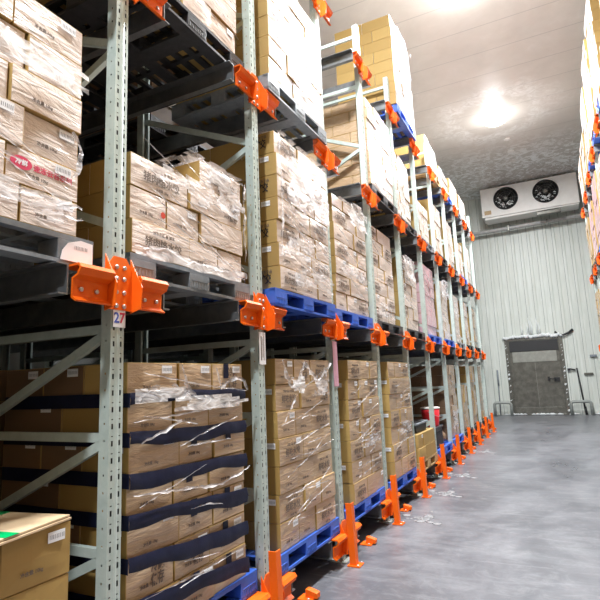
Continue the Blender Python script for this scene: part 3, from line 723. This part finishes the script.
for idx, s in enumerate(SPECS):
    if idx < MAXI:
        w_, d_, h_ = s['y1']-s['y0'], s['x1']-s['x0'], s['z1']-s['z0']; var = rnd.randrange(3)
        me = carton_mesh(w_, d_, h_, s['look'], s['side'], s['sgn'], var, s['d'] > 0)
        o = put('carton', me, None, ((s['x0']+s['x1'])/2, (s['y0']+s['y1'])/2, s['z0']))
        rtop = s['n']-1-s['r']
        rw = 'top row' if rtop == 0 else ('bottom row' if s['r'] == 0 and s['n'] > 2 else ORD[rtop]+' row down')
        cw = ['left', 'middle', 'right'][s['c']] + ' column'
        if s['sgn'] > 0: cw = ['near', 'middle', 'far'][s['c']] + ' column'
        if s['d']: cw = 'near side, %s back' % ORD[s['d']]
        adj = {'bare': 'bare kraft', 'brown': 'brown', 'film_lo': 'kraft', 'film_hi': 'film-wrapped', 'film_max': 'white-wrapped', 'pink': 'pink-wrapped'}[s['look']]
        wd = WORDS[s['load']]
        if s['d']: adj = 'inner'; cw = ORD[s['d']]+' back'
        tag(o, '%s carton, %s, %s, %s' % (adj, rw, cw, wd.replace(', middle tier', ', mid tier')), 'carton', 'cartons of the ' + wd)
        big = area(s)
        ld = s['load']; rc = (ld, s['r'], s['c'])
        if s['sgn'] > 0 or s['look'] == 'brown': continue
        if s['d'] == 0:
            if w_ > .37 and ld in ('L0c', 'L0d', 'L0e', 'L1c', 'L1d', 'L1e', 'L1f', 'L1b') and not (ld == 'L1b' and s['r'] == 1):
                pm = P_BIG[s['r'] % 2] if ld[1] == '1' else P_MED
                o2 = place_on(o, pm, 'print', 'front', 0, .42, w_, d_, h_, -1); place_on(o, P_LINE, 'print', 'front', 0, .73, w_, d_, h_, -1); place_on(o, P_SM, 'print', 'front', 0, .14, w_, d_, h_, -1)
            elif ld == 'L1b' and rc[1:] == (1, 2): pass
            elif big > 250:
                place_on(o, P_SM, 'print', 'front', -.1, .28, w_, d_, h_, -1)
                if rnd.random() < .10: place_on(o, P_TALL, 'print', 'front', .12, .5, w_, d_, h_, -1)
            if ld == 'L1b' and rc[1:] == (1, 0): place_on(o, P_RED, 'print', 'front', .38, .4, w_, d_, h_, -1)['label'] = 'red printed spot'
            if ld in ('L1a',) and rc[1:] == (2, 1): place_on(o, P_RED, 'print', 'front', -.05, .72, w_, d_, h_, -1)['label'] = 'red printed spot'
            if big > 90 and (rnd.random() < .42 or (ld == 'L0b' and s['r'] % 2 == 0)) and not w_ > .42:
                lb = place_on(o, LAB, 'shipping_label', 'front', .25, .80, w_, d_, h_, -1); put('barcode', BARC, lb)
            if ld == 'L0b' and s['c'] != 0 and rnd.random() < .7: place_on(o, SEAL, 'seal_sticker', 'front', -.1, .76, w_, d_, h_, -1)['label'] = 'navy sealing sticker'
        if s['c'] == 0 and s['d'] == 0 and ld[0] == 'L' and big > 120:
            if ld in ('L1c',) and s['r'] % 2 == 0:
                place_on(o, P_SIDE, 'print', 'side', .12 if d_ > .4 else 0, .45, w_, d_, h_, -1); place_on(o, P_SIDE2, 'print', 'side', .12, .78, w_, d_, h_, -1); 
            elif ld in ('L1c', 'L0b', 'L0c', 'L0d', 'L0e', 'L1b'):
                if s['r'] % 2 == 1 or ld == 'L0b':
                    lb = place_on(o, LAB, 'shipping_label', 'side', .28, .75, w_, d_, h_, -1); put('barcode', BARC, lb)
        if ld == 'L0b' and s['d'] >= 1:
            lb = place_on(o, LAB, 'shipping_label', 'side', .25, .8, w_, d_, h_, -1); put('barcode', BARC, lb)
        if ld == 'L1a' and rc[1:] == (1, 2): LOGO_HOST = o
    else:
        mb = stuffmb.setdefault('x', MB())
        sg = -s['sgn']; f = LI[s['look']]; sd = LI[s['side']]
        mb.box(s['x0'], s['x1'], s['y0'], s['y1'], s['z0'], s['z1'], 0, [sd if sg > 0 else f, f if sg > 0 else sd, sd, sd, sd, f])
for (k, lv, dp) in SHADE:
    for r_ in range(6):
        for c_ in range(3):
            x1 = -2.0-dp*1.12; y_ = uy(k)+.11+c_*.35; z_ = PZ[lv]+.144+r_*.2
            stuffmb['x'].box(x1-1.0, x1, y_+.003, y_+.347, z_, z_+.197, 0, [0, LI['film_lo'], 0, 0, 0, LI['film_lo']])
for k in range(9):  # unseen nearer stacks of the right rack, added to cut fill light
    for lv in (0, 1, 2, 3):
        for r_ in range(6):
            for c_ in range(3):
                y_ = RY[0]-1.4*(k+1)+.15+c_*.36; z_ = PZ[lv]+.03+r_*.2
                stuffmb['x'].box(RX+.05, RX+1.1, y_, y_+.357, z_, z_+.197, 0, [LI['film_lo'], 0, 0, 0, 0, LI['film_lo']])
tag(put('cartons', stuffmb['x'].mesh('cartons', [M[n_] for n_ in LOOKS])), 'remaining kraft cartons stacked deep and far along both racks, plus unseen stacks added for shade', 'cartons', kind='stuff')
print('CARTONS', len(SPECS))
# crimson logo on the left load
hostx = -1.985
lg = None
for s in SPECS[:MAXI]:
    pass
def on_left_load():
    o = LOGO_HOST
    ov = MB(); n_ = 28
    ov.tube([(-.0005, 0, 0), (.0015, 0, 0)], [.03, .03], n_)
    for i, v in enumerate(ov.v): ov.v[i] = (v[0], v[1]*1.7, v[2]*1.0)
    a = put('logo_oval', ov.mesh('logo_oval', [M['pinkink']]), o, (.18, -.115, .095)); a['label'] = 'crimson oval logo'
    put('logo_print', text_mesh('冷鲜', .03, M['white'], 'logo_print'), a, (.002, 0, 0), FACE['front'])
    b = put('print', text_mesh('速冻云吞系列', .034, M['pinkink'], 'print'), o, (.18, .045, .09), FACE['front']); b['label'] = 'pink printed lettering'
LOGO_X = LOGO_HOST.location
on_left_load()
for ch in LOGO_HOST.children:
    if ch.name.startswith(('logo', 'print')) and ch.location.x == .18 or abs(ch.location.x-.18) < 1e-4:
        ch.location.x = max(v.co.x for v in LOGO_HOST.data.vertices)+.001

# ------------------------------------------------------------------ stretch film, sheets, odds and ends
LOADBOX = {}
for s in SPECS:
    b = LOADBOX.setdefault(s['load'], [99, -99, 99, -99, -99])
    b[0] = min(b[0], s['y0']); b[1] = max(b[1], s['y1']); b[2] = min(b[2], s['z0']); b[3] = max(b[3], s['z1']); b[4] = max(b[4], s['x1'])
def strip(mb, pts, wid, rnd, x0, seg=14, am=.012):
    """crumpled ribbon along a polyline of (y, z) on the face x = x0"""
    P = [Vector((0, y_, z_)) for y_, z_ in pts]; ln = [0]
    for i in range(1, len(P)): ln.append(ln[-1]+(P[i]-P[i-1]).length)
    n_ = max(4, int(ln[-1]/.035)); rows = []
    for i in range(n_+1):
        t = ln[-1]*i/n_; j = max(1, next((q for q in range(len(P)) if ln[q] >= t), len(P)-1))
        u_ = (t-ln[j-1])/max(1e-6, ln[j]-ln[j-1]); p = P[j-1].lerp(P[j], u_); d = (P[j]-P[j-1]).normalized(); nn = Vector((0, -d.z, d.y))
        w_ = wid*(.35+.65*math.sin(math.pi*(i+.5)/(n_+1)))*rnd.uniform(.6, 1.3)
        p = p + nn*rnd.uniform(-.3, .3)*wid
        rows.append([(x0+rnd.uniform(.002, .004+am*abs(q)), p.y+nn.y*w_*q, p.z+nn.z*w_*q) for q in (-.5, -.17, .17, .5)])
    vs = [v for r_ in rows for v in r_]
    mb.add(vs, [(i*4+k, i*4+k+1, (i+1)*4+k+1, (i+1)*4+k) for i in range(n_) for k in range(3)], 0, True)
def crumple(mb, y0, y1, z0, z1, x0, rnd, amp=.03, depth_top=0., hole=.2, step=.022):
    ny = max(4, int((y1-y0)/step)); nz = max(4, int((z1-z0)/step)); sd = rnd.uniform(0, 50)
    def fn(y_, z_):
        t_ = z_+.45*y_; a = noise.noise(Vector((y_*4+sd, t_*7, 0))); b = noise.noise(Vector((y_*7, t_*24+sd, 3)))
        return (x0+.006+amp*(.5+.5*a)+amp*.25*abs(b), y_+.01*b, z_+.012*a)
    ys = [y0+(y1-y0)*i/ny for i in range(ny+1)]; zs = [z0+(z1-z0)*i/nz for i in range(nz+1)]
    def skip(i, j):
        u_, v_ = (i+.5)/ny, (j+.5)/nz
        e = min(u_, 1-u_, v_, 1-v_)*3.2
        return noise.noise(Vector((u_*3+sd, v_*3+u_*1.5, 7)))*.9 + .35 + min(e, .7) < hole+.42
    mb.grid(ys, zs, fn, 1 if hole <= .15 else 0, skip, True)
def topfilm(mb, b, ya, yb, depth, rnd, amp=.02):
    n1, n2 = max(4, int((yb-ya)/.03)), max(4, int(depth/.035)); sd = rnd.uniform(0, 30)
    def fn(y_, x_): 
        a = noise.noise(Vector((y_*7+sd, x_*7, 0))); c = noise.noise(Vector((y_*12, x_*9+sd, 2)))
        return (x_, y_, b[3]+.010+amp*(.5+.5*a)+amp*.25*abs(c))
    mb.grid([ya+(yb-ya)*i/n1 for i in range(n1+1)], [b[4]+.015-depth*i/n2 for i in range(n2+1)], fn, 0, lambda i, j: noise.noise(Vector((i*.35+sd, j*.35, 1))) < -.28, True)
def wrap(key, n_, patches=(), lines=(), top=None, wid=(.006, .022), fm='film', slope=(-.45, -.05)):
    b = LOADBOX[key]; rnd = random.Random(hash_(key)+9); mb = MB(); x0 = b[4]+(.024 if key == 'L0b' else .013); W_ = b[1]-b[0]; H_ = b[3]-b[2]
    for i in range(n_):
        l_ = rnd.uniform(.25, .95)*W_; y_ = b[0]+rnd.uniform(0, W_-l_); z_ = b[2]+rnd.uniform(.04, .96)*H_; sl = rnd.uniform(*slope)
        z2 = min(max(z_+sl*l_, b[2]+.02), b[3]-.01); zm = (z_+z2)/2+rnd.uniform(-.03, .02)
        strip(mb, [(y_, z_), (y_+l_/2, zm), (y_+l_, z2)], rnd.uniform(*wid), rnd, x0)
    for (u0, u1, v0, v1, amp, hole) in patches: crumple(mb, b[0]+u0*W_, b[0]+u1*W_, b[2]+v0*H_, b[2]+v1*H_, x0, rnd, amp, hole=hole)
    for wd, ps in lines: strip(mb, [(b[0]+u_*W_, b[2]+v_*H_) for u_, v_ in ps], wd, rnd, x0+.004, am=.03)
    if top: topfilm(mb, b, b[0]+top[0]*W_, b[0]+top[1]*W_, top[2], rnd)
    o = put('stretch_wrap', mb.mesh('stretch_wrap', [M[fm], M['film_white']])); tag(o, 'crinkled clear stretch film on the ' + WORDS[key], 'stretch film', 'stretch film round the pallet loads')
wrap('L1a', 10, [(.30, .98, .0, .17, .02, .5), (.35, 1, .64, .76, .05, .15)], [(.04, [(0, .13), (.5, .11), (1, .12)]), (.03, [(.45, .08), (1, .07)]), (.03, [(.95, .25), (.99, .40), (.93, .46)])], None, (.008, .02))
wrap('L1b', 12, [(.02, .52, .62, .77, .03, .3), (.5, 1, .55, .98, .02, .4), (0, 1, -.02, .08, .02, .15)], [(.03, [(0, .05), (.5, .06), (1, .03)]), (.035, [(.5, .98), (.75, .98), (1, .96)]), (.03, [(1, .98), (.99, .6), (1, .2)])], (0.45, 1, .6), (.006, .02))
wrap('L1c', 22, [(.05, .95, .55, .98, .03, .22), (0, .6, .2, .36, .02, .35), (.2, 1, .05, .18, .02, .35)], [(.03, [(0, .98), (.04, .6), (.0, .2)])], (0, 1, .5), (.008, .03))
wrap('L1d', 10, [(.35, .98, .80, 1.03, .05, .05), (0, .9, .3, .42, .02, .45)], [], (.2, .9, .3))
wrap('L1e', 10, [(0, .9, .05, .2, .02, .45)])
wrap('L1f', 9, [(.05, .8, .72, 1.05, .06, .0)], [], (0, .8, .3))
wrap('L1g', 12, [], wid=(.01, .03))
wrap('L1h', 10, [(.25, .9, .70, 1.03, .05, .05)])
wrap('L1i', 10, [(.2, .8, .5, .9, .04, .3)]); wrap('L1j', 8); wrap('L1k', 6)
wrap('L0b', 10, [(.0, .42, .845, .90, .02, .1), (.28, 1, .80, .86, .02, .1)], [(.035, [(.02, .86), (.15, .905), (.32, .90), (.40, .86)]), (.03, [(.35, .99), (.38, .9), (.5, .85), (.55, .84)]), (.03, [(.66, .98), (.70, .88), (.80, .93), (.95, .92), (1, .87)]), (.02, [(.05, .70), (.35, .76)]), (.018, [(0, .52), (.7, .46), (1, .50)])], None, (.004, .012), slope=(-.2, .25))
wrap('L0c', 14, [(.18, .42, .80, .90, .03, .15), (.58, .9, .78, .88, .03, .2)], [(.05, [(.05, .99), (.15, .86), (.27, .82)]), (.045, [(.27, .82), (.36, .92), (.42, .99)]), (.05, [(.42, .99), (.58, .90), (.72, .88)]), (.045, [(.72, .88), (.85, .93), (.97, .99)]), (.04, [(.6, .89), (.72, .79), (.82, .79), (.86, .93)]), (.02, [(.27, .80), (.05, .66)])], None, (.005, .016), slope=(-.1, .35))
wrap('L0d', 14, [(.1, .9, .34, .46, .012, .6)], slope=(-.2, .3)); wrap('L0e', 10, [(.05, .95, .34, .46, .02, .45)], slope=(-.2, .3))
wrap('L0h', 14, [(.2, .9, .1, .4, .02, .4)]); wrap('L0j', 8); wrap('L0i', 8); wrap('L0k', 5)
wrap('L2a', 6); wrap('L2b', 14); wrap('L2c', 14, [(0, 1, .1, .8, .02, .4)]); wrap('L2e', 22); wrap('L2f', 16, [(.1, .9, .5, .98, .03, .4)]); wrap('L2g', 8); wrap('L2h', 10); wrap('L2i', 8); wrap('L2j', 6)
wrap('L3f', 16, [(0, 1, .02, .98, .02, .35)], fm='film_blue'); wrap('L3h', 6); wrap('L3i', 6); wrap('L3j', 4); wrap('L3k', 5)

# navy sheets between the layers of the floor load beside the tag
b = LOADBOX['L0b']; rnd = random.Random(12)
for i in range(6):
    zb = b[2]+.20*(6-i); n_ = 34; dr_ = .018*i+.005
    top = []; bot = []
    for j in range(n_+1):
        u_ = j/n_; y_ = b[0]-.008+u_*(b[1]-b[0]+.004)
        wv = .012*math.sin(u_*5+i*2.1)+.006*math.sin(u_*17+i)
        wv *= .35; zt = zb+.028-dr_*u_*1.2+wv; zl = zb-.034-dr_*u_*1.5+wv*3.-(.010 if i else 0)
        xo = b[4]+.010+.004*abs(math.sin(u_*9+i))+rnd.uniform(0, .002)
        top.append((xo-.002, y_, zt)); bot.append((xo+.003, y_, zl))
    mb = MB(); mid = [((a[0]+c[0])/2+.006+rnd.uniform(0, .004), a[1], (a[2]+c[2])/2) for a, c in zip(top, bot)]
    mb.add(top+mid+bot, [(j, j+1, n_+1+j+1, n_+1+j) for j in range(n_)] + [(n_+1+j, n_+2+j, 2*n_+3+j, 2*n_+2+j) for j in range(n_)], 0, True)
    # return along the near side
    sx = [b[4]+.017-1.0*j/12 for j in range(13)]
    mb.grid(sx, [zb-.045, zb-.005, zb+.028], lambda x_, z_: (x_, b[0]-.009-.003*abs(math.sin(x_*14+z_*9)), z_), 0, None, True)
    tag(put('interlayer_sheet', mb.mesh('interlayer_sheet', [M['navy']])), 'navy plastic sheet band, %s from the top, on the navy-sheeted floor-level load' % ORD[i], 'plastic sheet', 'navy sheets between carton layers')

# board and green tape on the low load in the first bay
b = LOADBOX['L0a']
bd = MB().box(-.62, 0, -.80, 0, 0, .010).box(-.60, -.004, -.79, -.006, .013, .022)
bo = put('board_lid', bd.mesh('board_lid', [M['cream']], .002), None, (b[4]+.0, 1.69, b[3]+.004), (0, 0, math.radians(10))); tag(bo, 'pale board lid with green tape lying on the low load in first bay', 'board')
put('green_tape', MB().box(-.62, .001, -.36, -.29, .0225, .0235).box(-.40, -.34, -.79, -.01, .0225, .0238).mesh('green_tape', [M['green']]), bo)['label'] = 'bright green tape'

# low bays past the fifth upright
b = LOADBOX['L0f']
tr = empty('black_tray', (-2.35, 8.12, b[3]+.004)); tag(tr, 'black tray with pale rim on low load on wooden pallet', 'tray')
put('tray_body', MB().prism([(-.30, 0), (.30, 0), (.36, .12), (-.36, .12)], 'x', -.34, .34).mesh('tray_body', [M['black']], .01), tr)
put('tray_rim', MB().box(-.36, .36, -.38, -.35, .12, .145).box(-.36, .36, .35, .38, .12, .145).box(.34, .37, -.35, .35, .12, .145).box(-.37, -.34, -.35, .35, .12, .145).mesh('tray_rim', [M['p_grey']], .004), tr)
tag(put('red_tub', MB().tube([(0, 0, 0), (0, 0, .02), (0, 0, .17), (0, 0, .19)], [.13, .14, .16, .165], 24).mesh('red_tub', [M['red']]), None, (-2.42, 8.15, b[3]+.155)), 'red tub resting on the black tray in the shade', 'tub')
pallet(9.58, PZ[0], -1.95, -1, 'p_blue', 1.2, 1.02, 'blue plastic pallet under the black crate and red bucket', 'pallets in the left rack')
cr = empty('black_crate', (-2.27, 9.36, PZ[0]+.144)); tag(cr, 'black crate on blue pallet under the red bucket', 'crate')
cb = MB().prism([(-.25, 0), (.25, 0), (.28, .33), (-.28, .33)], 'x', -.26, .26)
put('crate_body', cb.mesh('crate_body', [M['p_black']], .01), cr)
rb = MB()
for q in range(7): rb.box(.262, .272, -.24+q*.075, -.21+q*.075, .04, .28)
put('crate_ribs', rb.mesh('crate_ribs', [M['p_black']]), cr); put('crate_rim', MB().box(-.28, .28, -.30, .30, .335, .36).mesh('crate_rim', [M['p_black']], .006), cr)
bk = empty('red_bucket', (-2.14, 9.36, PZ[0]+.144+.364)); tag(bk, 'red bucket with pale lid standing on the black crate', 'bucket')
put('bucket_body', MB().tube([(0, 0, 0), (0, 0, .02), (0, 0, .30)], [.135, .14, .165], 28).mesh('bucket_body', [M['red']]), bk)
put('lid', MB().tube([(0, 0, .302), (0, 0, .325), (0, 0, .33)], [.172, .172, .15], 28).mesh('lid', [M['casing']]), bk)['label'] = 'pale bucket lid'
put('handle', MB().tube([(.0, .17*math.cos(t), .27-.13*math.sin(t)) if False else (.172*math.sin(t)+.0, .172*math.cos(t), .26-.10*math.sin(t)) for t in [math.pi*q/12 for q in range(13)]], .004, 6).mesh('handle', [M['bolt']]), bk)
tag(put('brown_sack', MB().tube([(0, -.16, .08), (0, -.08, .11), (0, .08, .11), (0, .16, .08)], [.05, .10, .11, .05], 14).mesh('brown_sack', [M['brown']]), None, (-2.12, 9.88, PZ[0]+.145)), 'small brownish sack on blue pallet right of the black crate', 'sack')
for o in C.objects:
    if o.get('label', '').startswith('grey plastic pallet under the load left of the 27'):
        a = MB().prism([(-.09 + .0, -.055), (.09, -.055), (.09, .05), (.02, .055), (-.05, .03), (-.08, -.01)], 'x', .005, .0065)
        pl_ = put('paper_label', a.mesh('paper_label', [M['white']]), o, (0, .50, .07)); pl_['label'] = 'curling white paper label'
        put('barcode', BARC, pl_, (.006, .02, .015), FACE['front'])
        break
